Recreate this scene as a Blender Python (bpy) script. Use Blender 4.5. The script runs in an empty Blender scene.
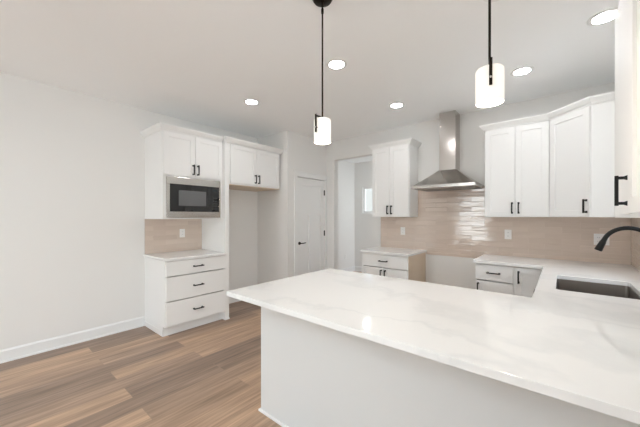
import bpy, bmesh, math, random
from mathutils import Vector, Matrix
C = bpy.context.scene.collection
SC = bpy.context.scene
random.seed(4)
PI = math.pi

# ------------------------------------------------------------------ camera
cam_d = bpy.data.cameras.new('camera')
cam = bpy.data.objects.new('camera', cam_d); C.objects.link(cam)
cam.location = (0, 0, 1.38)
cam.rotation_euler = (PI/2, 0, math.radians(39.84))
cam_d.sensor_width = 36; cam_d.lens = 290/640*36
cam_d.shift_y = 3.1/640
cam_d.clip_start = 0.02
SC.camera = cam

# ------------------------------------------------------------------ sky, daylight, exposure
SKY = 8.0
W = bpy.data.worlds.new('world'); SC.world = W; W.use_nodes = True
nt = W.node_tree; nt.nodes.clear()
wo = nt.nodes.new('ShaderNodeOutputWorld'); bg = nt.nodes.new('ShaderNodeBackground')
tc = nt.nodes.new('ShaderNodeTexCoord'); sx = nt.nodes.new('ShaderNodeSeparateXYZ')
nz = nt.nodes.new('ShaderNodeTexNoise'); nz.inputs['Scale'].default_value = 9; nz.inputs['Detail'].default_value = 8
nz.inputs['Roughness'].default_value = .65
nt.links.new(tc.outputs['Generated'], sx.inputs[0]); nt.links.new(tc.outputs['Generated'], nz.inputs[0])
ma = nt.nodes.new('ShaderNodeMath'); ma.operation = 'MULTIPLY_ADD'     # height + noise -> ragged tree line
ma.inputs[1].default_value = -.9
nt.links.new(nz.outputs[0], ma.inputs[0]); nt.links.new(sx.outputs[2], ma.inputs[2])
rp = nt.nodes.new('ShaderNodeValToRGB')
rp.color_ramp.elements[0].position = 0; rp.color_ramp.elements[0].color = (.74, .79, .78, 1)
rp.color_ramp.elements[1].position = .02; rp.color_ramp.elements[1].color = (.86, .94, 1.03, 1)
ad = nt.nodes.new('ShaderNodeMath'); ad.operation = 'ADD'; ad.inputs[1].default_value = .36
nt.links.new(ma.outputs[0], ad.inputs[0]); nt.links.new(ad.outputs[0], rp.inputs[0])
nb = nt.nodes.new('ShaderNodeMapRange'); nb.inputs[1].default_value = .15; nb.inputs[2].default_value = .5; nb.inputs[3].default_value = 1; nb.inputs[4].default_value = .11
xy = nt.nodes.new('ShaderNodeMath'); xy.operation = 'MULTIPLY_ADD'; xy.inputs[1].default_value = .42
nt.links.new(sx.outputs[0], xy.inputs[0]); nt.links.new(sx.outputs[1], xy.inputs[2])
nt.links.new(xy.outputs[0], nb.inputs[0])          # world dimmed on the +y and +x sides to hold window light down
nh = nt.nodes.new('ShaderNodeMapRange'); nh.inputs[1].default_value = .3; nh.inputs[2].default_value = .55; nh.inputs[3].default_value = 0; nh.inputs[4].default_value = .45
nt.links.new(sx.outputs[2], nh.inputs[0])
nm = nt.nodes.new('ShaderNodeMath'); nm.operation = 'MAXIMUM'; nt.links.new(nb.outputs[0], nm.inputs[0]); nt.links.new(nh.outputs[0], nm.inputs[1])
# bright ground colour added below the horizon to lift light onto the ceilings
gm = nt.nodes.new('ShaderNodeMapRange'); gm.inputs[1].default_value = -.10; gm.inputs[2].default_value = -.03; gm.inputs[3].default_value = 1; gm.inputs[4].default_value = 0
nt.links.new(sx.outputs[2], gm.inputs[0])
gx = nt.nodes.new('ShaderNodeMix'); gx.data_type = 'RGBA'; gx.inputs[7].default_value = (.75, .82, .86, 1)
nt.links.new(gm.outputs[0], gx.inputs[0]); nt.links.new(rp.outputs[0], gx.inputs[6])
vmul = nt.nodes.new('ShaderNodeVectorMath'); vmul.operation = 'SCALE'; nt.links.new(gx.outputs[2], vmul.inputs[0]); nt.links.new(nm.outputs[0], vmul.inputs['Scale'])
nt.links.new(vmul.outputs[0], bg.inputs[0]); bg.inputs[1].default_value = SKY
nt.links.new(bg.outputs[0], wo.inputs[0])

def portal(loc, rot, sx_, sy_):
    l = bpy.data.lights.new('window_daylight', 'AREA'); l.shape = 'RECTANGLE'; l.size = sx_; l.size_y = sy_
    l.cycles.is_portal = True
    o = bpy.data.objects.new('window_daylight', l); C.objects.link(o); o.location = loc; o.rotation_euler = rot
LIV = bpy.data.lights.new('living_fill_light', 'AREA'); LIV.shape = 'SQUARE'; LIV.size = 1.4; LIV.energy = 40; LIV.color = (.79, .92, .99)  # unseen fill lamp, added to brighten the left wall and living side
lo_ = bpy.data.objects.new('living_fill_light', LIV); C.objects.link(lo_); lo_.location = (-1.6, -1.7, 2.70)
vs = SC.view_settings
vs.view_transform = 'Standard'; vs.look = 'None'; vs.gamma = 1.0; vs.use_curve_mapping = False
vs.exposure = 0.40
SC.cycles.diffuse_bounces = 8; SC.cycles.max_bounces = 14

# ------------------------------------------------------------------ materials
def newmat(name):
    m = bpy.data.materials.new(name); m.use_nodes = True
    return m, m.node_tree, m.node_tree.nodes['Principled BSDF']
def plain(name, col, rough=.5, metal=0, spec=.5, coat=0, noise=0, nscale=30):
    m, t, p = newmat(name)
    p.inputs['Base Color'].default_value = (*col, 1); p.inputs['Roughness'].default_value = rough
    p.inputs['Metallic'].default_value = metal; p.inputs['Specular IOR Level'].default_value = spec
    p.inputs['Coat Weight'].default_value = coat
    n = t.nodes.new('ShaderNodeTexNoise'); n.inputs['Scale'].default_value = nscale; n.inputs['Detail'].default_value = 3
    tc = t.nodes.new('ShaderNodeTexCoord'); t.links.new(tc.outputs['Object'], n.inputs[0])
    b = t.nodes.new('ShaderNodeBump'); b.inputs['Strength'].default_value = noise; b.inputs['Distance'].default_value = .002
    t.links.new(n.outputs[0], b.inputs['Height']); t.links.new(b.outputs[0], p.inputs['Normal'])
    return m
def emit(name, col, s):
    m, t, p = newmat(name)
    p.inputs['Base Color'].default_value = (.9, .9, .88, 1); p.inputs['Emission Color'].default_value = (*col, 1)
    p.inputs['Emission Strength'].default_value = s
    return m
def tile_mat(name, ax):
    m, t, p = newmat(name)
    tc = t.nodes.new('ShaderNodeTexCoord'); s = t.nodes.new('ShaderNodeSeparateXYZ'); c = t.nodes.new('ShaderNodeCombineXYZ')
    t.links.new(tc.outputs['Object'], s.inputs[0]); t.links.new(s.outputs[ax], c.inputs[0]); t.links.new(s.outputs[2], c.inputs[1])
    br = t.nodes.new('ShaderNodeTexBrick'); br.offset = .5; br.inputs['Scale'].default_value = 1
    br.inputs['Brick Width'].default_value = .30; br.inputs['Row Height'].default_value = .063
    br.inputs['Mortar Size'].default_value = .003; br.inputs['Mortar Smooth'].default_value = .35
    br.inputs['Color1'].default_value = (.61, .50, .422, 1); br.inputs['Color2'].default_value = (.68, .57, .487, 1)
    br.inputs['Mortar'].default_value = (.66, .55, .47, 1)
    t.links.new(c.outputs[0], br.inputs[0]); t.links.new(br.outputs['Color'], p.inputs['Base Color'])
    n = t.nodes.new('ShaderNodeTexNoise'); n.inputs['Scale'].default_value = 1; n.inputs['Detail'].default_value = 2
    mp = t.nodes.new('ShaderNodeMapping'); mp.inputs['Scale'].default_value = (6, 46, 1)
    t.links.new(c.outputs[0], mp.inputs[0]); t.links.new(mp.outputs[0], n.inputs[0])
    # each tile leans its own way: the brick's own random tint shifts the height slope
    b2 = t.nodes.new('ShaderNodeTexBrick'); b2.offset = .5
    for k in ('Scale', 'Brick Width', 'Row Height', 'Mortar Size', 'Mortar Smooth'): b2.inputs[k].default_value = br.inputs[k].default_value
    b2.inputs['Color1'].default_value = (0, 0, 0, 1); b2.inputs['Color2'].default_value = (1, 1, 1, 1); b2.inputs['Mortar'].default_value = (.5, .5, .5, 1)
    t.links.new(c.outputs[0], b2.inputs[0])
    fz = t.nodes.new('ShaderNodeMath'); fz.operation = 'WRAP'; fz.inputs[1].default_value = .063; fz.inputs[2].default_value = 0
    t.links.new(s.outputs[2], fz.inputs[0])
    rr = t.nodes.new('ShaderNodeMath'); rr.operation = 'SUBTRACT'; rr.inputs[1].default_value = .5; t.links.new(b2.outputs['Color'], rr.inputs[0])
    tl = t.nodes.new('ShaderNodeMath'); tl.operation = 'MULTIPLY'; t.links.new(rr.outputs[0], tl.inputs[0]); t.links.new(fz.outputs[0], tl.inputs[1])
    ts = t.nodes.new('ShaderNodeMath'); ts.operation = 'MULTIPLY'; ts.inputs[1].default_value = .17; t.links.new(tl.outputs[0], ts.inputs[0])
    m1 = t.nodes.new('ShaderNodeMath'); m1.operation = 'MULTIPLY_ADD'; m1.inputs[1].default_value = .0026
    m2 = t.nodes.new('ShaderNodeMath'); m2.operation = 'MULTIPLY'; m2.inputs[1].default_value = -.0016
    t.links.new(br.outputs['Fac'], m2.inputs[0]); t.links.new(n.outputs[0], m1.inputs[0]); t.links.new(m2.outputs[0], m1.inputs[2])
    b = t.nodes.new('ShaderNodeBump'); b.inputs['Strength'].default_value = .8; b.inputs['Distance'].default_value = 1
    m3 = t.nodes.new('ShaderNodeMath'); m3.operation = 'ADD'; t.links.new(m1.outputs[0], m3.inputs[0]); t.links.new(ts.outputs[0], m3.inputs[1]); t.links.new(m3.outputs[0], b.inputs['Height']); t.links.new(b.outputs[0], p.inputs['Normal'])
    p.inputs['Roughness'].default_value = .035; p.inputs['Specular IOR Level'].default_value = .95
    return m
def floor_mat():
    m, t, p = newmat('oak_plank_floor')
    tc = t.nodes.new('ShaderNodeTexCoord'); s = t.nodes.new('ShaderNodeSeparateXYZ'); c = t.nodes.new('ShaderNodeCombineXYZ')
    t.links.new(tc.outputs['Object'], s.inputs[0]); t.links.new(s.outputs[1], c.inputs[0]); t.links.new(s.outputs[0], c.inputs[1])
    mp0 = t.nodes.new('ShaderNodeMapping'); mp0.inputs['Location'].default_value = (.35, .045, 0)
    t.links.new(c.outputs[0], mp0.inputs[0])
    br = t.nodes.new('ShaderNodeTexBrick'); br.offset = .37; br.offset_frequency = 2
    br.inputs['Scale'].default_value = 1
    br.inputs['Brick Width'].default_value = 1.8; br.inputs['Row Height'].default_value = .19
    br.inputs['Mortar Size'].default_value = .0012; br.inputs['Mortar Smooth'].default_value = .1
    br.inputs['Color1'].default_value = (0, 0, 0, 1); br.inputs['Color2'].default_value = (1, 1, 1, 1)
    br.inputs['Mortar'].default_value = (.3, .3, .3, 1)
    t.links.new(mp0.outputs[0], br.inputs[0])
    rp = t.nodes.new('ShaderNodeValToRGB'); e = rp.color_ramp.elements
    e[0].position = .0; e[0].color = (.255, .178, .134, 1); e[1].position = 1; e[1].color = (.51, .342, .229, 1)
    for q, col in ((.25, (.335, .232, .17, 1)), (.5, (.41, .28, .196, 1)), (.75, (.465, .312, .212, 1))):
        x = e.new(q); x.color = col
    t.links.new(br.outputs['Color'], rp.inputs[0])
    # grain, shifted per plank
    bwn = t.nodes.new('ShaderNodeMath'); bwn.operation = 'MULTIPLY'; bwn.inputs[1].default_value = 31
    t.links.new(br.outputs['Color'], bwn.inputs[0])
    cz = t.nodes.new('ShaderNodeCombineXYZ'); t.links.new(bwn.outputs[0], cz.inputs[2])
    mp = t.nodes.new('ShaderNodeMapping'); mp.inputs['Scale'].default_value = (2.2, 42, 1)
    t.links.new(c.outputs[0], mp.inputs[0]); t.links.new(cz.outputs[0], mp.inputs['Location'])
    n = t.nodes.new('ShaderNodeTexNoise'); n.inputs['Scale'].default_value = 1; n.inputs['Detail'].default_value = 6; n.inputs['Distortion'].default_value = .4
    t.links.new(mp.outputs[0], n.inputs[0])
    mp2 = t.nodes.new('ShaderNodeMapping'); mp2.inputs['Scale'].default_value = (1.1, 9, 1)
    t.links.new(c.outputs[0], mp2.inputs[0]); t.links.new(cz.outputs[0], mp2.inputs['Location'])
    n2 = t.nodes.new('ShaderNodeTexNoise'); n2.inputs['Scale'].default_value = 1; n2.inputs['Detail'].default_value = 3
    t.links.new(mp2.outputs[0], n2.inputs[0])
    g = t.nodes.new('ShaderNodeMapRange'); g.inputs[1].default_value = .3; g.inputs[2].default_value = .7; g.inputs[3].default_value = .72; g.inputs[4].default_value = 1.24
    t.links.new(n.outputs[0], g.inputs[0])
    g2 = t.nodes.new('ShaderNodeMapRange'); g2.inputs[1].default_value = .3; g2.inputs[2].default_value = .7; g2.inputs[3].default_value = .82; g2.inputs[4].default_value = 1.18
    t.links.new(n2.outputs[0], g2.inputs[0])
    mm = t.nodes.new('ShaderNodeMath'); mm.operation = 'MULTIPLY'; t.links.new(g.outputs[0], mm.inputs[0]); t.links.new(g2.outputs[0], mm.inputs[1])
    mx = t.nodes.new('ShaderNodeVectorMath'); mx.operation = 'SCALE'
    t.links.new(rp.outputs[0], mx.inputs[0]); t.links.new(mm.outputs[0], mx.inputs['Scale'])
    t.links.new(mx.outputs[0], p.inputs['Base Color'])
    b = t.nodes.new('ShaderNodeBump'); b.inputs['Strength'].default_value = .25; b.inputs['Distance'].default_value = .001
    t.links.new(n.outputs[0], b.inputs['Height']); t.links.new(b.outputs[0], p.inputs['Normal'])
    p.inputs['Roughness'].default_value = .42
    return m
def quartz_mat():
    m, t, p = newmat('white_quartz')
    tc = t.nodes.new('ShaderNodeTexCoord')
    n0 = t.nodes.new('ShaderNodeTexNoise'); n0.inputs['Scale'].default_value = 1.6; n0.inputs['Detail'].default_value = 5; n0.inputs['Roughness'].default_value = .6
    t.links.new(tc.outputs['Object'], n0.inputs[0])
    va = t.nodes.new('ShaderNodeVectorMath'); va.operation = 'MULTIPLY_ADD'; va.inputs[1].default_value = (.9, .9, .9)
    t.links.new(n0.outputs['Color'], va.inputs[0]); t.links.new(tc.outputs['Object'], va.inputs[2])
    mp = t.nodes.new('ShaderNodeMapping'); mp.inputs['Rotation'].default_value = (0, 0, .5); mp.inputs['Scale'].default_value = (.9, 2.1, 1)
    t.links.new(va.outputs[0], mp.inputs[0])
    n = t.nodes.new('ShaderNodeTexNoise'); n.inputs['Scale'].default_value = .8; n.inputs['Detail'].default_value = 1.5
    t.links.new(mp.outputs[0], n.inputs[0])
    s = t.nodes.new('ShaderNodeMath'); s.operation = 'SUBTRACT'; s.inputs[1].default_value = .5; t.links.new(n.outputs[0], s.inputs[0])
    a = t.nodes.new('ShaderNodeMath'); a.operation = 'ABSOLUTE'; t.links.new(s.outputs[0], a.inputs[0])
    rp = t.nodes.new('ShaderNodeValToRGB'); e = rp.color_ramp.elements
    e[0].position = 0; e[0].color = (.79, .795, .793, 1); e[1].position = .04; e[1].color = (.86, .858, .85, 1)
    t.links.new(a.outputs[0], rp.inputs[0]); t.links.new(rp.outputs[0], p.inputs['Base Color'])
    p.inputs['Roughness'].default_value = .08
    return m
def steel_mat(name, col, rough, ax=2):
    m, t, p = newmat(name)
    tc = t.nodes.new('ShaderNodeTexCoord'); mp = t.nodes.new('ShaderNodeMapping')
    sc = [300, 300, 300]; sc[ax] = 3; mp.inputs['Scale'].default_value = sc
    t.links.new(tc.outputs['Object'], mp.inputs[0])
    n = t.nodes.new('ShaderNodeTexNoise'); n.inputs['Scale'].default_value = 1; n.inputs['Detail'].default_value = 2; t.links.new(mp.outputs[0], n.inputs[0])
    r = t.nodes.new('ShaderNodeMapRange'); r.inputs[3].default_value = rough-.06; r.inputs[4].default_value = rough+.08
    t.links.new(n.outputs[0], r.inputs[0]); t.links.new(r.outputs[0], p.inputs['Roughness'])
    p.inputs['Base Color'].default_value = (*col, 1); p.inputs['Metallic'].default_value = 1
    return m
def wood_mat(name, c1, c2):
    m, t, p = newmat(name)
    tc = t.nodes.new('ShaderNodeTexCoord'); mp = t.nodes.new('ShaderNodeMapping'); mp.inputs['Scale'].default_value = (40, 3, 3)
    t.links.new(tc.outputs['Object'], mp.inputs[0])
    n = t.nodes.new('ShaderNodeTexNoise'); n.inputs['Scale'].default_value = 1; n.inputs['Detail'].default_value = 4; t.links.new(mp.outputs[0], n.inputs[0])
    rp = t.nodes.new('ShaderNodeValToRGB'); rp.color_ramp.elements[0].color = (*c1, 1); rp.color_ramp.elements[1].color = (*c2, 1)
    t.links.new(n.outputs[0], rp.inputs[0]); t.links.new(rp.outputs[0], p.inputs['Base Color']); p.inputs['Roughness'].default_value = .45
    return m
def pane_mat():
    m, t, p = newmat('window_glass')
    o = t.nodes['Material Output']; tr = t.nodes.new('ShaderNodeBsdfTransparent'); gl = t.nodes.new('ShaderNodeBsdfGlossy'); gl.inputs['Roughness'].default_value = .02
    mx = t.nodes.new('ShaderNodeMixShader'); mx.inputs[0].default_value = .04
    t.links.new(tr.outputs[0], mx.inputs[1]); t.links.new(gl.outputs[0], mx.inputs[2]); t.links.new(mx.outputs[0], o.inputs[0])
    return m
M_WALL = plain('wall_paint', (.787, .780, .762), .6, spec=.3, noise=.05, nscale=180)
M_CEIL = plain('ceiling_paint', (.94, .952, .957), .8, spec=.2, noise=.15, nscale=90)
M_TRIM = plain('trim_paint', (.82, .823, .815), .4)
M_CAB = plain('cabinet_paint', (.838, .836, .826), .48, spec=.35)
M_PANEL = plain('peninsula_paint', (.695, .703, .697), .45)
M_BLACK = plain('matte_black_metal', (.012, .012, .012), .38, .6)
M_BRONZE = plain('dark_bronze_metal', (.022, .016, .012), .3, .8)
M_PLASTIC = plain('white_plastic', (.82, .81, .79), .3)
M_DARK = plain('dark_slot', (.04, .04, .04), .6)
M_BGLASS = plain('black_glass', (.006, .006, .007), .03, spec=.6)
M_STEEL = steel_mat('brushed_steel', (.52, .495, .465), .17, 0)
M_STEELV = steel_mat('brushed_steel_upright', (.54, .51, .48), .17, 0)
M_SINK = steel_mat('sink_steel', (.25, .225, .205), .36, 0)
M_WOOD = wood_mat('maple_veneer', (.62, .50, .37), (.70, .58, .45))
M_TILEX = tile_mat('glazed_tile', 0); M_TILEY = tile_mat('glazed_tile_side', 1)
M_FLOOR = floor_mat(); M_QUARTZ = quartz_mat(); M_PANE = pane_mat()
M_LED = emit('led_diffuser', (.95, .967, .985), 56)
M_SHADE = emit('frosted_lamp_glass', (1, .91, .78), .34)
M_BULB = emit('bulb', (1, .88, .72), 12)

# ------------------------------------------------------------------ mesh helpers
class MB:
    def __init__(s, M=None):
        s.bm = bmesh.new(); s.M = M or Matrix.Identity(4)
    def _v(s, p): return s.bm.verts.new(s.M @ Vector(p))
    def box(s, a, b, bev=0):
        (x0, y0, z0), (x1, y1, z1) = [tuple(min(a[i], b[i]) for i in range(3)), tuple(max(a[i], b[i]) for i in range(3))]
        v = [s._v(p) for p in ((x0,y0,z0),(x1,y0,z0),(x1,y1,z0),(x0,y1,z0),(x0,y0,z1),(x1,y0,z1),(x1,y1,z1),(x0,y1,z1))]
        fs = [s.bm.faces.new([v[i] for i in q]) for q in ((3,2,1,0),(4,5,6,7),(0,1,5,4),(1,2,6,5),(2,3,7,6),(3,0,4,7))]
        if bev:
            es = list({e for f in fs for e in f.edges})
            bmesh.ops.bevel(s.bm, geom=es, offset=bev, segments=2, affect='EDGES', profile=.5)
        return s
    def hexa(s, pts):      # 8 points, bottom ring then top ring
        v = [s._v(p) for p in pts]
        for q in ((3,2,1,0),(4,5,6,7),(0,1,5,4),(1,2,6,5),(2,3,7,6),(3,0,4,7)): s.bm.faces.new([v[i] for i in q])
        return s
    def lathe(s, c, prof, n=32, closed=True):   # prof: (radius, z) list
        rings = []
        for r, z in prof:
            rings.append([s._v((c[0]+r*math.cos(2*PI*k/n), c[1]+r*math.sin(2*PI*k/n), c[2]+z)) for k in range(n)] if r > 1e-6 else [s._v((c[0], c[1], c[2]+z))])
        for a, b in zip(rings, rings[1:]):
            for k in range(n):
                j = (k+1) % n
                if len(a) == 1: s.bm.faces.new((a[0], b[k], b[j]))
                elif len(b) == 1: s.bm.faces.new((a[k], a[j], b[0]))
                else: s.bm.faces.new((a[k], a[j], b[j], b[k]))
        return s
    def tube(s, pts, r, n=14, caps=True):
        pts = [Vector(p) for p in pts]; rs = r if isinstance(r, (list, tuple)) else [r]*len(pts)
        rings = []; nprev = None
        for i, p in enumerate(pts):
            t = (pts[min(i+1, len(pts)-1)]-pts[max(i-1, 0)]).normalized()
            if nprev is None:
                nprev = t.orthogonal().normalized()
            nn = (nprev - t*nprev.dot(t)).normalized(); nprev = nn; bb = t.cross(nn)
            rings.append([s._v(p+(nn*math.cos(2*PI*k/n)+bb*math.sin(2*PI*k/n))*rs[i]) for k in range(n)])
        for a, b in zip(rings, rings[1:]):
            for k in range(n): s.bm.faces.new((a[k], a[(k+1) % n], b[(k+1) % n], b[k]))
        if caps: s.bm.faces.new(rings[0][::-1]); s.bm.faces.new(rings[-1])
        return s
    def shaker(s, u0, v0, u1, v1, n0=0, t=.02, fr=.057, rec=.011):
        if not isinstance(fr, tuple): fr = (fr, fr)       # stile, rail
        def ring(d, w, e=0): return [s._v(p) for p in ((u0+d[0]+e, v0+d[1]+e, w), (u1-d[0]-e, v0+d[1]+e, w), (u1-d[0]-e, v1-d[1]-e, w), (u0+d[0]+e, v1-d[1]-e, w))]
        R = [ring((0, 0), n0), ring((0, 0), n0+t-.0015), ring((0, 0), n0+t, .0015), ring(fr, n0+t), ring(fr, n0+t-rec, .0012)]
        s.bm.faces.new(R[0][::-1])
        for a, b in zip(R, R[1:]):
            for k in range(4): s.bm.faces.new((a[k], a[(k+1) % 4], b[(k+1) % 4], b[k]))
        s.bm.faces.new(R[-1])
        return s
    def sweep(s, path, prof):   # outward = right of travel; path xy, prof (out, z)
        P = [Vector((p[0], p[1])) for p in path]; rows = []
        def nrm(a, b):
            d = (b-a).normalized(); return Vector((d.y, -d.x))
        for i, p in enumerate(P):
            if i == 0: o = nrm(P[0], P[1]); k = 1
            elif i == len(P)-1: o = nrm(P[-2], P[-1]); k = 1
            else:
                a, b = nrm(P[i-1], p), nrm(p, P[i+1]); o = (a+b).normalized(); k = 1/max(.3, o.dot(a))
            rows.append([s._v((p.x+o.x*k*w, p.y+o.y*k*w, z)) for w, z in prof])
        m = len(prof)
        for a, b in zip(rows, rows[1:]):
            for k in range(m): s.bm.faces.new((a[k], a[(k+1) % m], b[(k+1) % m], b[k]))
        s.bm.faces.new(rows[0]); s.bm.faces.new(rows[-1][::-1])
        return s
    def build(s, name, mat, root=None, smooth=False, loc=None):
        bmesh.ops.recalc_face_normals(s.bm, faces=s.bm.faces)
        base = Vector((0, 0, 0)); r = root
        while r is not None: base += r.location; r = r.parent
        if loc is not None: base = base + Vector(loc)
        for v in s.bm.verts: v.co -= base
        me = bpy.data.meshes.new(name); s.bm.to_mesh(me); s.bm.free()
        if smooth:
            for p in me.polygons: p.use_smooth = True
            try: me.set_sharp_from_angle(angle=math.radians(38))
            except Exception: pass
        me.materials.append(mat)
        o = bpy.data.objects.new(name, me); C.objects.link(o)
        if root is not None: o.parent = root
        if loc is not None: o.location = loc
        return o
def thing(name, label, cat, loc, group=None):
    o = bpy.data.objects.new(name, None); C.objects.link(o); o.location = loc; o.empty_display_size = .05
    return tag(o, label, cat, group)
def tag(o, label, cat, group=None):
    o['label'] = label; o['category'] = cat
    if group: o['group'] = group
    return o
def struct(o): o['kind'] = 'structure'; return o
def frame(o, u, z=0):      # local (u, v up, n outward)
    u = Vector((u[0], u[1], 0)).normalized(); v = Vector((0, 0, 1)); n = u.cross(v)
    M = Matrix.Identity(4)
    for i in range(3): M[i][0] = u[i]; M[i][1] = v[i]; M[i][2] = n[i]
    M[0][3], M[1][3], M[2][3] = o[0], o[1], z
    return M

# ------------------------------------------------------------------ room dimensions
XL, XR, YB, CH = -4.065, .53, 4.155, 2.74
XC, YC = -3.315, 3.175          # closet block
YB2, TH = 6.25, .12             # back room
OX0, OX1, OZ = -3.14, -2.36, 2.395
YR, XR2 = -4.6, 3.2             # living end behind the camera
CT, CB = .905, .875             # worktop top, underside

# ------------------------------------------------------------------ setting
struct(MB().box((XL-.2, YR-.2, -.1), (XR2+.2, .5, 0)).box((XL-.2, .5, -.1), (XR+.15, YB2+.2, 0)).build('floor', M_FLOOR))
struct(MB().box((XL-.2, YR-.2, CH), (XR2+.2, .5, CH+.1)).box((XL-.2, .5, CH), (XR+.15, YB2+.2, CH+.1)).build('ceiling', M_CEIL))
GP = .0015     # plaster gap behind fitted units
struct(MB().box((XL-.15, YR-.2, 0), (XL-GP, YB2+.2, CH)).build('wall_left', M_WALL))
b = MB(); b.box((XC, YB+GP, 0), (OX0, YB+TH, CH)); b.box((OX0, YB+GP, OZ), (OX1, YB+TH, CH)); b.box((OX1, YB+GP, 0), (XR+.15, YB+TH, CH))
struct(b.build('wall_back', M_WALL))
# closet: near side wall and front wall with the door opening
DY0, DY1, DZ = 3.385, 4.105, 2.035
b = MB(); b.box((XL, YC, 0), (XC-.1, YC+.1, CH)); struct(b.build('wall_closet_side', M_WALL))
b = MB(); b.box((XC-.1, YC, 0), (XC, DY0, CH)); b.box((XC-.1, DY1, 0), (XC, YB+TH, CH)); b.box((XC-.1, DY0, DZ), (XC, DY1, CH))
struct(b.build('wall_closet_front', M_WALL))
b = MB(); b.box((XL, YB+.02, 0), (XC-.1, YB+TH, CH)); struct(b.build('wall_closet_rear', M_WALL))
def wall_with_holes(name, axis, c0, c1, a0, a1, holes, mat=M_WALL):
    """axis 'x': wall runs along x at y c0..c1; holes (p0,p1,z0,z1)"""
    b = MB(); ps = sorted({a0, a1, *[h[0] for h in holes], *[h[1] for h in holes]})
    def put(p0, p1, z0, z1):
        if axis == 'x': b.box((p0, c0, z0), (p1, c1, z1))
        else: b.box((c0, p0, z0), (c1, p1, z1))
    for p0, p1 in zip(ps, ps[1:]):
        h = [q for q in holes if q[0] <= p0 and q[1] >= p1]
        if h: put(p0, p1, 0, h[0][2]) if h[0][2] > 0 else None; put(p0, p1, h[0][3], CH)
        else: put(p0, p1, 0, CH)
    return struct(b.build(name, mat))
WB = (-3.83, -3.05, 1.47, 2.115)         # back room window
WS = (2.45, 3.15, 1.12, 1.72)            # window over the sink
WR1, WR2 = (-3.3, -2.2, .05, 2.3), (2.2, 3.0, .9, 2.1)  # WR2 is an unseen window, added and sized for its daylight
WRX = (-3.7, -.8, .05, 1.8)  # unseen window, added; width and height set for light on the left side
wall_with_holes('wall_back_room', 'x', YB2, YB2+.12, XL, -.6, [WB])
WBR = (4.75, 6.05, .1, 2.15)
wall_with_holes('wall_back_room_right', 'y', -.6, -.48, YB+TH, YB2+.12, [WBR])
wall_with_holes('wall_right', 'y', XR+GP, XR+.15, .35, YB, [WS])
b = MB(); b.box((XR+.15, .35, 0), (XR2, .5, CH)); struct(b.build('wall_living_return', M_WALL))
wall_with_holes('wall_rear', 'x', YR-.15, YR, XL, XR2, [WR1, WR2])
wall_with_holes('wall_living_right', 'y', XR2, XR2+.15, YR, .5, [WRX])

wn = [0]
def window(axis, c, h, face, cross=True):
    """frame, casing and pane in a hole; face = +1/-1 the room side along the wall's normal"""
    wn[0] += 1
    p0, p1, z0, z1 = h
    def bx(b, q0, q1, d0, d1, zz0, zz1):
        lo, hi = c+face*d0, c+face*d1
        if axis == 'x': b.box((q0, lo, zz0), (q1, hi, zz1))
        else: b.box((lo, q0, zz0), (hi, q1, zz1))
    b = MB(); f = .045
    for q0, q1, a, bb in ((p0, p0+f, z0, z1), (p1-f, p1, z0, z1), (p0+f, p1-f, z0, z0+f), (p0+f, p1-f, z1-f, z1)): bx(b, q0, q1, -.10, -.04, a, bb)
    if cross:
        bx(b, (p0+p1)/2-.02, (p0+p1)/2+.02, -.095, -.045, z0+f, z1-f)
    w = struct(b.build('window_%d' % wn[0], M_TRIM))
    g = MB(); bx(g, p0+f, p1-f, -.073, -.069, z0+f, z1-f); g.build('pane', M_PANE, w)
    s = MB(); bx(s, p0-.03, p1+.03, 0, .03, z0-.025, z0); s.build('sill', M_TRIM, w)
    pc, zc = (p0+p1)/2, (z0+z1)/2
    if axis == 'x': portal((pc, c-face*.13, zc), (PI/2 if face < 0 else -PI/2, 0, 0), p1-p0, z1-z0)
    else: portal((c-face*.16, pc, zc), (0, PI/2 if face < 0 else -PI/2, 0), z1-z0, p1-p0)
    return w
window('x', YB2, WB, -1)
window('y', XR, WS, -1)
window('y', -.6, WBR, -1)
window('x', YR, WR1, 1); window('x', YR, WR2, 1); window('y', XR2, WRX, -1)

# baseboards
BP = [(0, 0), (.020, 0), (.020, .012), (.012, .020), (.012, .105), (.003, .122), (0, .122)]
def baseboard(name, path): struct(MB().sweep(path, BP).build(name, M_TRIM))
baseboard('baseboard_left', [(XL, YR), (XL, 1.398)])
baseboard('baseboard_alcove', [(XL, 2.222), (XL, YC), (XC, YC), (XC, DY0-.068)])
baseboard('baseboard_back', [(XC, YB), (OX0, YB), (OX0, YB+TH)])
baseboard('baseboard_back_room', [(XL, YB+TH), (XL, YB2), (-.6, YB2)])

# closet door with casing
b = MB(); cw = .066
b.box((XC, DY0-cw, 0), (XC+.016, DY0, DZ), .002); b.box((XC, DY1, 0), (XC+.016, YB-.001, DZ), .002)
b.box((XC, DY0-cw-.012, DZ), (XC+.022, YB-.001, DZ+.075), .002)
b.box((XC, DY0-cw-.02, DZ+.075), (XC+.03, YB-.001, DZ+.09), .002)
struct(b.build('trim_1', M_TRIM))
Md = frame((XC-.045, DY0+.0015), (0, 1), .01)
dw, dh = DY1-DY0-.003, DZ-.020
b = MB(Md)
def panel_door(b, w, h, holes, t=.038, rec=.022):
    us = sorted({0, w, *[q for x in holes for q in x[:2]]}); vs_ = sorted({0, h, *[q for x in holes for q in x[2:]]})
    for u0, u1 in zip(us, us[1:]):
        for v0, v1 in zip(vs_, vs_[1:]):
            inh = any(x[0] <= u0 and u1 <= x[1] and x[2] <= v0 and v1 <= x[3] for x in holes)
            b.box((u0, v0, 0), (u1, v1, t-rec if inh else t))
    bmesh.ops.remove_doubles(b.bm, verts=b.bm.verts, dist=1e-5)
st = .105
panel_door(b, dw, dh, [(st, dw-st, dh-.48, dh-.115), (st, dw/2-.05, .2, dh-.62), (dw/2+.05, dw-st, .2, dh-.62)])
door = struct(b.build('door_1', M_TRIM))
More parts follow.
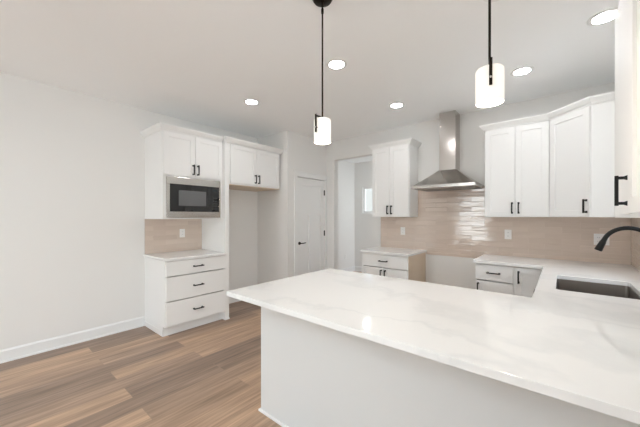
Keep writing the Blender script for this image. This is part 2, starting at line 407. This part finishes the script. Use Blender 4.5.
hb = MB(Md); hu, hv = .062, .93
hb.tube([(hu, hv, .038), (hu, hv, .050)], .026, 20); hb.tube([(hu, hv, .05), (hu, hv, .085)], .010, 12)
hb.tube([(hu-.008, hv, .085), (hu+.05, hv, .087), (hu+.112, hv+.004, .08)], [.010, .010, .008], 12)
o = hb.build('door_handle', M_BLACK, door, True); o['label'] = 'black lever handle'
for v in (.22, 1.07, 1.80):
    h = MB(Md); h.box((dw-.016, v-.045, .038), (dw-.001, v+.045, .041)); h.tube([(dw+.001, v-.05, .046), (dw+.001, v+.05, .046)], .007, 10)
    o = h.build('hinge', M_BLACK, door)

# ------------------------------------------------------------------ kitchen builders
def handle(M, u, v, vert, parent, n0=.02, L=.125):
    b = MB(M); r = .006; d = n0+.031
    ax = (lambda a, c, w: (u+c, v+a, w)) if vert else (lambda a, c, w: (u+a, v+c, w))
    b.box(ax(-L/2, -r, d-r), ax(L/2, r, d+r), .0012)
    for s in (-1, 1):
        q = s*(L/2-.010)
        b.box(ax(q-.006, -r, n0+.008), ax(q+.006, r, d-r*.8), .001)
        b.hexa([ax(q-.010, -.009, n0), ax(q+.010, -.009, n0), ax(q+.010, .009, n0), ax(q-.010, .009, n0),
                ax(q-.006, -r, n0+.010), ax(q+.006, -r, n0+.010), ax(q+.006, r, n0+.010), ax(q-.006, r, n0+.010)])
    o = b.build('handle', M_BLACK, parent); o['label'] = 'black bar handle'
    return o
def door_part(M, root, u0, v0, u1, v1, hpos=None, fr=.057, vert=True):
    g = .0028
    d = MB(M).shaker(u0+g, v0+g, u1-g, v1-g, fr=fr).build('door', M_CAB, root)
    if hpos: handle(M, hpos[0], hpos[1], vert, d)
    return d
def drawer_part(M, root, u0, v0, u1, v1):
    g = .003
    d = MB(M).box((u0+g, v0+g, 0), (u1-g, v1-g, .02), .0015).build('drawer', M_CAB, root)
    handle(M, (u0+u1)/2, (v0+v1)/2, False, d)
    return d
CZ0, CZ1 = 2.378, 2.445
CP = [(0, CZ0), (.010, CZ0), (.013, CZ0+.012), (.024, CZ0+.020), (.044, CZ0+.046), (.050, CZ0+.052), (.052, CZ1), (0, CZ1)]
def panels(M, W_, z0, z1, dep, t=.018, top=False, wood_side=False):
    """open-topped carcass boards, joined into one box of boards"""
    b = MB(M)
    b.box((0, z0, -dep), (t, z1, 0)); b.box((W_-t, z0, -dep), (W_, z1, 0)); b.box((t, z0, -dep), (W_-t, z0+t, 0))
    b.box((t, z0+t, -dep), (W_-t, z1, -dep+t))
    b.box((t, z1-.06, -t), (W_-t, z1, 0))
    if top: b.box((t, z1-t, -dep+t), (W_-t, z1, -t))
    return b

# ---- left wall: base drawer unit, nook, microwave unit, tall panel, over-fridge unit
LY0, LY1 = 1.40, 2.155
DEP = .61
MF = frame((XL+DEP, LY0), (0, 1))
t = thing('drawer_cabinet', 'white three-drawer base cabinet standing against the left wall below the microwave', 'cabinet', (XL+.3, (LY0+LY1)/2, 0))
panels(MF, LY1-LY0, .115, CB, DEP).build('carcass', M_CAB, t)
b = MB(MF); b.box((0, 0, -DEP), (.02, .115, -.066)); b.box((.02, 0, -.085), (LY1-LY0, .115, -.066)); b.box((-.004, 0, -DEP), (0, .06, -.062)); b.box((-.004, 0, -.066), (LY1-LY0, .02, -.058), .002)
b.build('plinth', M_TRIM, t)
w = LY1-LY0
for v0, v1 in ((.122, .402), (.407, .688), (.693, .866)): drawer_part(MF, t, .003, v0, w-.003, v1)
b = MB(); b.box((XL+.012, LY0-.022, CB), (XL+DEP+.042, LY1-.001, CT), .003)
tag(b.build('countertop', M_QUARTZ), 'small white quartz worktop on the three-drawer cabinet', 'countertop')
b = MB(); b.box((XL, LY0, CB+.005), (XL+.010, LY1-.001, 1.348))
tag(b.build('backsplash', M_TILEY), 'glossy beige tile backsplash in the nook under the microwave', 'backsplash')

UD = .545
MU = frame((XL+UD, LY0), (0, 1))
t = thing('microwave_cabinet', 'white wall cabinet with two shaker doors holding a built-in microwave', 'cabinet', (XL+.28, (LY0+LY1)/2, 1.35))
b = MB(MU); e = .034
b.box((0, 1.35, -UD), (.018, 2.43, 0)); b.box((w-.018, 1.35, -UD), (w, 2.43, 0)); b.box((.018, 1.35, -UD), (w-.018, 1.366, -.0))
b.box((.018, 1.856, -UD), (w-.018, 1.872, -.02)); b.box((.018, 2.37, -UD), (w-.018, 2.43, 0)); b.box((.018, 1.366, -UD), (w-.018, 2.37, -UD+.012))
b.box((.018, 1.366, -.02), (e, 1.856, 0)); b.box((w-e, 1.366, -.02), (w-.018, 1.856, 0)); b.box((.018, 1.850, -.02), (w-.018, 1.872, 0))
b.build('carcass', M_CAB, t)
for u0, u1, hu in ((.003, w/2, w/2-.03), (w/2, w-.003, w/2+.03)): door_part(MU, t, u0, 1.866, u1, 2.372, (hu, 1.955))
b = MB().sweep([(XL, LY0), (XL+UD, LY0), (XL+UD, LY1-.012)], CP); b.build('crown_molding', M_CAB, t)

# microwave (built in, its own thing)
t = thing('microwave', 'stainless steel built-in microwave with black glass front above the nook', 'microwave', (XL+UD-.2, (LY0+LY1)/2, 1.367))
m0, m1, z0, z1 = .0345, w-.0345, 1.3672, 1.849
b = MB(MU); b.box((m0+.03, z0+.02, -.42), (m1-.03, z1-.03, -.005)); b.build('body', M_DARK, t)
gx0, gx1, gz0, gz1 = m0+.036, m1-.02, 1.441, 1.765
b = MB(MU)
b.box((m0, z0, -.005), (m1, gz0, .022), .002); b.box((m0, gz1, -.005), (m1, z1, .022), .002)
b.box((m0, gz0, -.005), (gx0, gz1, .022), .001); b.box((gx1, gz0, -.005), (m1, gz1, .022), .001)
b.build('trim_frame', M_STEEL, t)
gs = gx1-.115
dr = MB(MU).box((gx0+.001, gz0+.001, -.004), (gs, gz1-.001, .024), .001).build('door', M_BGLASS, t); dr['label'] = 'black glass door'
b = MB(MU); b.box((gx0+.10, gz0+.07, .024), (gs-.07, gz1-.07, .0245)); wn_ = b.build('viewing_window', plain('tinted_glass', (.11, .11, .115), .05, spec=.9), dr)
cp = MB(MU).box((gs+.002, gz0+.001, -.004), (gx1-.001, gz1-.001, .024), .001).build('control_panel', M_BGLASS, t)
M_GREYKEY = plain('grey_key', (.035, .035, .035), .4)
MB(MU).box((gs+.03, gz1-.06, .024), (gx1-.03, gz1-.035, .0245)).build('display', plain('display_glass', (.02, .03, .035), .1), cp)
for r in range(5):
    for c in range(3):
        MB(MU).box((gs+.028+c*.022, gz0+.03+r*.034, .024), (gs+.043+c*.022, gz0+.048+r*.034, .0246)).build('key', M_GREYKEY, cp)

# tall end panel and over-fridge cabinet
PX = XL+.615
b = MB(); b.box((XL, LY1+.001, 0), (PX, LY1+.065, 2.376), .002); b.box((PX, LY1+.001, 0), (PX+.008, LY1+.069, .02), .002)
tag(b.build('end_panel', M_CAB), 'tall white floor-standing end panel beside the refrigerator alcove', 'panel')
FY0, FY1 = LY1+.067, YC-.03
FW = FY1-FY0
MG = frame((PX-.02, FY0), (0, 1))
t = thing('refrigerator_cabinet', 'white two-door wall cabinet over the empty refrigerator alcove', 'cabinet', (XL+.3, (FY0+FY1)/2, 1.81))
b = MB(MG); dp = PX-.02-XL
b.box((0, 1.822, -dp), (FW, 2.43, 0)); b.build('carcass', M_CAB, t)
o = MB(MG).box((.001, 1.812, -dp), (FW-.001, 1.822, -.001)).build('bottom_panel', M_WOOD, t); o['label'] = 'bare wood underside'
for u0, u1, hu in ((.02, FW/2, FW/2-.03), (FW/2, FW-.02, FW/2+.03)): door_part(MG, t, u0, 1.835, u1, 2.372, (hu, 1.925))
MB().sweep([(PX, LY1-.010), (PX, FY1), (XL+.05, FY1)], CP).build('crown_molding', M_CAB, t)

# ---- hood wall, left of the range gap
FY = YB-.59                       # base front plane
ax0, ax1 = -2.19, -1.505
MA = frame((ax0, FY), (1, 0)); w = ax1-ax0
t = thing('base_cabinet', 'white base cabinet with one drawer over two doors left of the range gap', 'cabinet', ((ax0+ax1)/2, YB-.3, 0))
panels(MA, w, .115, CB, YB-FY).build('carcass', M_CAB, t)
MB(MA).box((.0, 0, -(YB-FY)), (w, .115, -.07)).build('plinth', M_TRIM, t)
o = MB().box((ax1, FY+.001, .0), (ax1+.006, YB, CB)).build('side_panel', M_WOOD, t); o['label'] = 'bare wood side panel'
drawer_part(MA, t, .003, .693, w-.003, .866)
for u0, u1, hu in ((.003, w/2, w/2-.03), (w/2, w-.003, w/2+.03)): door_part(MA, t, u0, .122, u1, .688, (hu, .60))
tag(MB().box((ax0-.022, FY-.045, CB), (ax1+.028, YB-.012, CT), .003).build('countertop', M_QUARTZ), 'short white quartz worktop on the base cabinet left of the range gap', 'countertop')

UY = YB-.31
bx0, bx1 = -2.18, -1.607
MC = frame((bx0, UY), (1, 0)); w = bx1-bx0
t = thing('wall_cabinet', 'white two-door wall cabinet left of the range hood', 'cabinet', ((bx0+bx1)/2, YB-.15, 1.375))
MB(MC).box((0, 1.375, -.31), (w, 2.43, 0), .001).build('carcass', M_CAB, t)
for u0, u1, hu in ((.003, w/2, w/2-.03), (w/2, w-.003, w/2+.03)): door_part(MC, t, u0, 1.378, u1, 2.372, (hu, 1.475))
MB().sweep([(bx0, YB), (bx0, UY), (bx1, UY), (bx1, YB)], CP).build('crown_molding', M_CAB, t)

# ---- range hood
hx0, hx1, hy, hz = -1.49, -.745, 3.62, 1.735
hcx = (hx0+hx1)/2
t = thing('range_hood', 'stainless steel chimney range hood on the tiled wall', 'range hood', (hcx, YB-.25, hz))
yb = YB-.012
MB().box((hx0, hy, hz), (hx1, yb, hz+.036), .002).build('rim', M_STEEL, t)
kx0, kx1, ky, kz = -1.243, -1.043, 3.945, 1.985
b = MB(); N = 8; pr = []
for k in range(N+1):
    a = k/N; s_ = (1-a)**1.06
    pr.append((kx0-.012-(kx0-.012-hx0-.012)*s_, kx1+.012+(hx1-.012-kx1-.012)*s_, ky-.012-(ky-.012-hy-.012)*s_, hz+.036+(kz-hz-.036)*a))
for (a0, a1, ay, az), (c0, c1, cy, cz) in zip(pr, pr[1:]):
    b.hexa([(a0, ay, az), (a1, ay, az), (a1, yb, az), (a0, yb, az), (c0, cy, cz), (c1, cy, cz), (c1, yb, cz), (c0, yb, cz)])
b.build('canopy', M_STEEL, t)
ch = MB().box((kx0, ky, kz-.005), (kx1, YB, CH), .002).build('chimney', M_STEELV, t)
MB().box((hx0+.03, hy+.03, hz-.004), (hx1-.03, yb-.03, hz)).build('filter', plain('filter_mesh', (.25, .24, .23), .4, .9), t)
for k in range(4): MB().tube([(hcx-.045+k*.03, hy-.004, hz+.018), (hcx-.045+k*.03, hy+.002, hz+.018)], .006, 12).build('button', M_STEEL, t)

# backsplash on the hood wall: strips under the cabinets plus the tall field behind the range
b = MB(); ty0 = YB-.010
b.box((-2.205, ty0, CB+.005), (ax1+.02, YB, 1.3745)); b.box((ax1+.02, ty0, .845), (-.752, YB, 1.3745)); b.box((-.752, ty0, CB+.005), (XR-.010, YB, 1.3745))
b.box((bx1+.002, ty0, 1.3745), (-.696, YB, hz+.03))
bmesh.ops.remove_doubles(b.bm, verts=b.bm.verts, dist=1e-5)
tag(b.build('backsplash', M_TILEX), 'long glossy beige tile backsplash on the range wall', 'backsplash')
tag(MB().box((XR-.010, 2.0, CT), (XR, YB-.0105, 1.088)).box((XR-.010, WS[1]+.032, 1.088), (XR, YB-.0105, 1.3745)).build('backsplash', M_TILEY), 'glossy beige tile backsplash on the right wall behind the faucet', 'backsplash')

# ---- hood wall, right of the range gap: base units
cx0, cx1, cx2 = -.735, -.378, -.105
MR = frame((cx0, FY), (1, 0)); w = cx1-cx0
t = thing('base_cabinet', 'narrow white base cabinet with a drawer over a door right of the range gap', 'cabinet', ((cx0+cx1)/2, YB-.3, 0))
panels(MR, w, .115, CB, YB-FY).build('carcass', M_CAB, t)
MB(MR).box((0, 0, -(YB-FY)), (w, .115, -.07)).build('plinth', M_TRIM, t)
drawer_part(MR, t, .003, .693, w-.006, .866); door_part(MR, t, .003, .122, w-.006, .688, (.03, .60))
MR2 = frame((cx1, FY), (1, 0)); w2 = cx2-cx1
t = thing('corner_cabinet', 'white corner base cabinet with one full-height shaker door beside the sink counter', 'cabinet', (.1, YB-.3, 0))
b = panels(MR2, XR-cx1, .115, CB, YB-FY); b.build('carcass', M_CAB, t)
MB(MR2).box((0, 0, -(YB-FY)), (w2+.05, .115, -.07)).build('plinth', M_TRIM, t)
door_part(MR2, t, .008, .122, w2-.003, .866, (.04, .765))

# ---- sink run and peninsula bases
SY0, SY1 = 2.11, FY-.024
MS = frame((cx2, SY1), (0, -1)); w = SY1-SY0
t = thing('sink_cabinet', 'white sink base cabinet under the right-hand worktop', 'cabinet', (.2, 2.8, 0))
panels(MS, w, .115, CB, XR-cx2).build('carcass', M_CAB, t)
MB(MS).box((0, 0, -(XR-cx2)), (w, .115, -.07)).build('plinth', M_TRIM, t)
for u0, u1, hu in ((.25, w/2+.12, w/2+.09), (w/2+.12, w-.003, w/2+.15)): door_part(MS, t, u0, .122, u1, .866, (hu, .765))
px0, py0, py1 = -1.645, 1.315, 2.06
t = thing('peninsula_cabinet', 'long white peninsula base with a plain painted back panel facing the dining side', 'peninsula', (-.6, 1.7, 0))
MP = frame((cx2-.0, py1), (-1, 0)); w = cx2-px0
b = panels(MP, w-.02, .115, CB, py1-py0-.02); b.build('carcass', M_CAB, t)
MB(MP).box((0, 0, -(py1-py0-.02)), (w-.02, .115, -.07)).build('plinth', M_TRIM, t)
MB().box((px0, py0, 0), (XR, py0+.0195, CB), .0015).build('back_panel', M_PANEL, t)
MB().box((px0, py0+.02, 0), (px0+.0195, py1, CB), .0015).build('side_panel', M_CAB, t)
MB().sweep([(px0, py1), (px0, py0), (XR, py0)][::1], [(0, 0), (.012, 0), (.012, .012), (.006, .018), (0, .018)]).build('shoe_molding', M_TRIM, t)
n = 3
for k in range(n):
    u0, u1 = .03+k*(w-.06)/n, .03+(k+1)*(w-.06)/n
    door_part(MP, t, u0, .122, u1, .866, ((u1-.035) if k != 1 else (u0+.035), .765))

# ---- continuous worktop with the sink cut-out
def rounded(x0, y0, x1, y1, r, n=6):
    out = []
    for cx, cy, a0 in ((x1-r, y1-r, 0), (x0+r, y1-r, PI/2), (x0+r, y0+r, PI), (x1-r, y0+r, 1.5*PI)):
        out += [(cx+r*math.cos(a0+PI/2*k/n), cy+r*math.sin(a0+PI/2*k/n)) for k in range(n+1)]
    return out
sk = (-.03, 2.445, .375, 3.05)
outer = [(-1.640, 1.037), (XR-.001, 1.037), (XR-.001, 1.99), (XR-.0115, 1.99), (XR-.0115, YB-.0115), (-.752, YB-.0115), (-.752, FY-.045), (-.135, FY-.045), (-.135, 2.105), (-1.640, 2.105)]
hole = rounded(*sk, .022)
def slab(outer, hole, z0, z1, bev=.0018):
    b = MB(); bm = b.bm; layers = []
    for z in (z0, z1):
        Ls = []
        for loop in (outer, hole):
            vv = [bm.verts.new((x, y, z)) for x, y in loop]; Ls.append((vv, [bm.edges.new((vv[i], vv[(i+1) % len(vv)])) for i in range(len(vv))]))
        bmesh.ops.triangle_fill(bm, edges=Ls[0][1]+Ls[1][1], use_beauty=True)
        layers.append(Ls)
    for (lo, _), (hi, _) in zip(*layers):
        for i in range(len(lo)): bm.faces.new((lo[i], lo[(i+1) % len(lo)], hi[(i+1) % len(hi)], hi[i]))
    bmesh.ops.recalc_face_normals(bm, faces=bm.faces)
    es = [e for e in bm.edges if len(e.link_faces) == 2 and e.calc_face_angle(0) > 1.2 and abs(e.verts[0].co.z-e.verts[1].co.z) < 1e-6]
    bmesh.ops.bevel(bm, geom=es, offset=bev, segments=2, affect='EDGES', profile=.5)
    return b
tag(slab(outer, hole, CB, CT).build('countertop', M_QUARTZ), 'large white veined quartz worktop wrapping from peninsula past the sink to the range gap', 'countertop')

# sink
t = thing('sink', 'dark steel undermount sink set in the right-hand worktop', 'sink', (.17, 2.75, .65))
b = MB(); bm = b.bm
def ringv(p, z): return [bm.verts.new((x, y, z)) for x, y in p]
s0, s1, s2, s3 = sk
rings = [ringv(rounded(s0-.012, s1-.012, s2+.012, s3+.012, .03), CB-.0015), ringv(rounded(s0-.002, s1-.002, s2+.002, s3+.002, .024), CB-.0015),
         ringv(rounded(s0, s1, s2, s3, .022), CB-.012), ringv(rounded(s0+.004, s1+.004, s2-.004, s3-.004, .03), .69), ringv(rounded(s0+.03, s1+.03, s2-.03, s3-.03, .03), .665)]
outr = [ringv(rounded(s0-.012, s1-.012, s2+.012, s3+.012, .03), CB-.004), ringv(rounded(s0-.004, s1-.004, s2+.004, s3+.004, .03), CB-.012), ringv(rounded(s0-.002, s1-.002, s2+.002, s3+.002, .03), .66)]
for R in (rings, outr):
    for a, c in zip(R, R[1:]):
        for k in range(len(a)): bm.faces.new((a[k], a[(k+1) % len(a)], c[(k+1) % len(a)], c[k]))
bm.faces.new(rings[-1]); bm.faces.new(outr[-1])
for k in range(len(rings[0])):
    j = (k+1) % len(rings[0]); bm.faces.new((rings[0][k], rings[0][j], outr[0][j], outr[0][k]))
b.build('basin', M_SINK, t, True)
MB().lathe(((s0+s2)/2, (s1+s3)/2, .665), [(0, .003), (.02, .003), (.024, .006), (.042, .005), (.045, .0005), (.045, 0), (0, 0)]).build('drain', M_STEEL, t, True)

# faucet
fx, fy = .448, 2.72
t = thing('faucet', 'matte black gooseneck pull-down kitchen faucet behind the sink', 'faucet', (fx, fy, CT))
MB().lathe((fx, fy, CT), [(0, 0), (.027, 0), (.027, .006), (.020, .012), (.018, .11), (.0135, .125), (0, .125)]).build('base', M_BLACK, t, True)
pts = [(fx, fy, CT+.12), (fx, fy, CT+.26)]
R_ = .118; zc = CT+.283; xc = fx-R_
for k in range(19):
    a = PI*k/20; pts.append((xc+R_*math.cos(a), fy, zc+R_*math.sin(a)))
MB().tube(pts, .0135).build('spout', M_BLACK, t, True)
e0, e1 = Vector(pts[-2]), Vector(pts[-1]); dv = (e1-e0).normalized()
MB().tube([e1-dv*.012, e1+dv*.006, e1+dv*.02, e1+dv*.074, e1+dv*.079], [.0137, .015, .018, .0215, .0195]).build('spray_head', M_BLACK, t, True)
MB().tube([(fx, fy-.017, CT+.07), (fx, fy-.045, CT+.072)], .011).tube([(fx, fy-.04, CT+.072), (fx+.004, fy-.06, CT+.10), (fx+.008, fy-.075, CT+.15)], [.006, .006, .005]).build('lever', M_BLACK, t, True)

# ---- right-hand wall cabinets
rx0, rx1 = -.694, -.095
MC = frame((rx0, UY), (1, 0)); w = rx1-rx0
t = thing('wall_cabinet', 'white two-door wall cabinet right of the range hood', 'cabinet', ((rx0+rx1)/2, YB-.15, 1.375))
MB(MC).box((0, 1.375, -.31), (w-.001, 2.43, 0), .001).build('carcass', M_CAB, t)
for u0, u1, hu in ((.003, w/2, w/2-.03), (w/2, w-.006, w/2+.03)): door_part(MC, t, u0, 1.378, u1, 2.372, (hu, 1.475))
dx1, dy1 = .208, UY-.303             # far end of the diagonal face
dirv = Vector((dx1-rx1, dy1-UY)).normalized()
dn = Vector((dirv.y, -dirv.x))
# mitre direction shared by both crowns
MB().sweep([(rx0, YB), (rx0, UY), (rx1, UY)], CP).build('crown_molding', M_CAB, t)
t = thing('corner_wall_cabinet', 'white diagonal corner wall cabinet with one door and a plain side', 'cabinet', (.25, YB-.25, 1.375))
b = MB(); bm = b.bm
pl = [(rx1, YB), (rx1, UY), (dx1, dy1), (XR, dy1), (XR, YB)]
lo = [bm.verts.new((x, y, 1.375)) for x, y in pl]; hi = [bm.verts.new((x, y, 2.43)) for x, y in pl]
bm.faces.new(lo); bm.faces.new(hi)
for k in range(5): bm.faces.new((lo[k], lo[(k+1) % 5], hi[(k+1) % 5], hi[k]))
b.build('carcass', M_CAB, t)
MDG = frame((rx1, UY), dirv); w = (Vector((dx1, dy1))-Vector((rx1, UY))).length
door_part(MDG, t, .012, 1.378, w-.006, 2.372, (w-.035, 1.475))
MB().sweep([(rx1, UY), (dx1, dy1), (XR, dy1)], CP).build('crown_molding', M_CAB, t)
# near cabinet on the right wall
nX = .225; ny1, ny0 = 2.285, 1.0
MN = frame((nX, ny1), (0, -1)); w = ny1-ny0
t = thing('wall_cabinet', 'white wall cabinet on the right wall at the near edge of the photo', 'cabinet', (XR-.15, (ny0+ny1)/2, 1.375))
MB(MN).box((0, 1.375, -(XR-nX)), (w, 2.475, 0), .001).build('carcass', M_CAB, t)
MB(MN).box((.255, 1.392, 0), (.530, 2.462, .012), .0012).build('filler_panel', M_CAB, t)
door_part(MN, t, .533, 1.392, w-.003, 2.462, (.568, 1.487), fr=(.148, .06))

# ---- outlets
def outlet(M, u, v, label, gang=1, name='outlet'):
    p = M @ Vector((u, v, 0)); t = thing(name, label, 'outlet', p)
    W_ = .072 if gang == 1 else .116
    MB(M).box((u-W_/2, v-.058, 0), (u+W_/2, v+.058, .006), .0018).build('plate', M_PLASTIC, t)
    for g in range(gang):
        gu = u+(g-(gang-1)/2)*.046
        for s in (-1, 1):
            o = MB(M).box((gu-.016, v+s*.020-.014, .006), (gu+.016, v+s*.020+.014, .0078), .001).build('socket', M_PLASTIC, t)
            for q in (-.006, .006): MB(M).box((gu+q-.001, v+s*.020-.004, .0078), (gu+q+.001, v+s*.020+.005, .0081)).build('slot', M_DARK, o)
MO = frame((0, ty0), (1, 0)); ML = frame((XL+.010, 0), (0, 1)); ML2 = frame((XL, 0), (0, 1))
outlet(ML, 1.868, 1.15, 'white outlet on the tile of the nook under the microwave')
outlet(MO, -1.835, 1.165, 'white outlet on the tile left of the range gap')
outlet(MO, -.50, 1.165, 'white outlet on the tile below the two-door cabinet right of the hood')
outlet(MO, .312, 1.145, 'double white outlet on the tile behind the faucet', 2)
outlet(ML2, 5.85, .40, 'white outlet low on the back room wall seen through the opening')

# ---- pendants over the peninsula
def pendant(x, y, ang, zt, label):
    t = thing('pendant_light', label, 'pendant light', (x, y, CH), 'pendant lights over the peninsula')
    MB().lathe((x, y, CH), [(0, 0), (.064, 0), (.064, -.010), (.055, -.024), (.03, -.032), (0, -.033)]).build('canopy', M_BRONZE, t, True)
    c = MB(); c.tube([(x, y, CH-.030), (x, y, CH-.058)], .0085, 12); c.tube([(x, y, CH-.052), (x, y, CH-.078)], .006, 12); c.tube([(x, y, CH-.074), (x, y, CH-.10)], .0085, 12)
    c.build('swivel', M_BRONZE, t, True)
    MB().tube([(x, y, CH-.095), (x, y, zt)], .0052, 12).build('stem', M_BRONZE, t, True)
    M = Matrix.Translation((x, y, 0)) @ Matrix.Rotation(ang, 4, 'Z')      # arm along local -y
    a = MB(M); a.box((-.006, -.066, zt-.008), (.006, .006, zt+.002), .001); a.box((-.006, -.066, zt-.104), (.006, -.060, zt+.006), .001)
    a.box((-.004, -.062, zt-.078), (.004, -.05, zt-.07)); a.build('bracket', M_BRONZE, t)
    k = MB(M); k.tube([(0, -.066, zt-.074), (0, -.071, zt-.074)], .005, 12); k.build('screw', M_STEEL, t)
    MB().lathe((x, y, 0), [(.022, zt-.012), (.049, zt-.014), (.0525, zt-.020), (.0525, zt-.150), (.0505, zt-.155), (.048, zt-.150), (.048, zt-.022), (.022, zt-.016), (.022, zt-.012)], 40).build('shade', M_SHADE, t, True)
    MB().lathe((x, y, 0), [(0, zt-.01), (.022, zt-.012), (.02, zt-.05), (0, zt-.05)], 20).build('lamp_holder', M_BRONZE, t, True)
    MB().lathe((x, y, zt-.05), [(0, 0), (.012, -.002), (.024, -.04), (.022, -.058), (0, -.075)], 20).build('bulb', M_BULB, t, True)
    l = bpy.data.lights.new('pendant_lamp', 'POINT'); l.energy = 3; l.color = (1, .86, .70); l.shadow_soft_size = .03
    o = bpy.data.objects.new('pendant_lamp', l); C.objects.link(o); o.location = (0, 0, zt-.20-CH); o.parent = t
pendant(-1.14, 1.39, 0, 1.994, 'left pendant light with frosted glass cylinder hanging on a dark stem over the peninsula')
pendant(-.233, 1.39, math.radians(13), 2.011, 'right pendant light with frosted glass cylinder hanging nearest the sink end of the peninsula')

# ---- recessed ceiling lights
def downlight():
    t = thing('recessed_light', '', 'ceiling light', (0, 0, CH), 'recessed ceiling lights')
    MB().lathe((0, 0, CH), [(.066, -.004), (.092, -.002), (.094, 0), (.066, 0), (.066, -.004)], 40).build('trim_ring', M_TRIM, t, True)
    MB().lathe((0, 0, CH), [(0, -.003), (.067, -.003), (.067, -.0005), (0, -.0005)], 40).build('diffuser', M_LED, t, True)
    return t
dl = downlight()
spots = [(-2.829, 2.122, 'recessed round ceiling light nearest the left wall, in front of the microwave cabinet'),
         (-1.545, 2.085, 'recessed round ceiling light just right of the left pendant stem'),
         (-1.551, 3.32, 'recessed round ceiling light in front of the wall cabinet left of the range hood'),
         (-.287, 3.295, 'recessed round ceiling light in front of the two-door cabinet right of the hood'),
         (.225, 2.76, 'recessed round ceiling light above the sink'),
         (-3.2, 5.4, 'recessed round ceiling light in the back room beyond the opening'),
         (-.292, 2.03, 'recessed round ceiling light barely showing at the top edge beside the right pendant stem')]
for i, (x, y, lab) in enumerate(spots):
    r = dl if i == 0 else dl.copy()
    if i:
        C.objects.link(r)
        for ch_ in list(dl.children):
            c = ch_.copy(); C.objects.link(c); c.parent = r
    r.location = (x, y, CH); r['label'] = lab
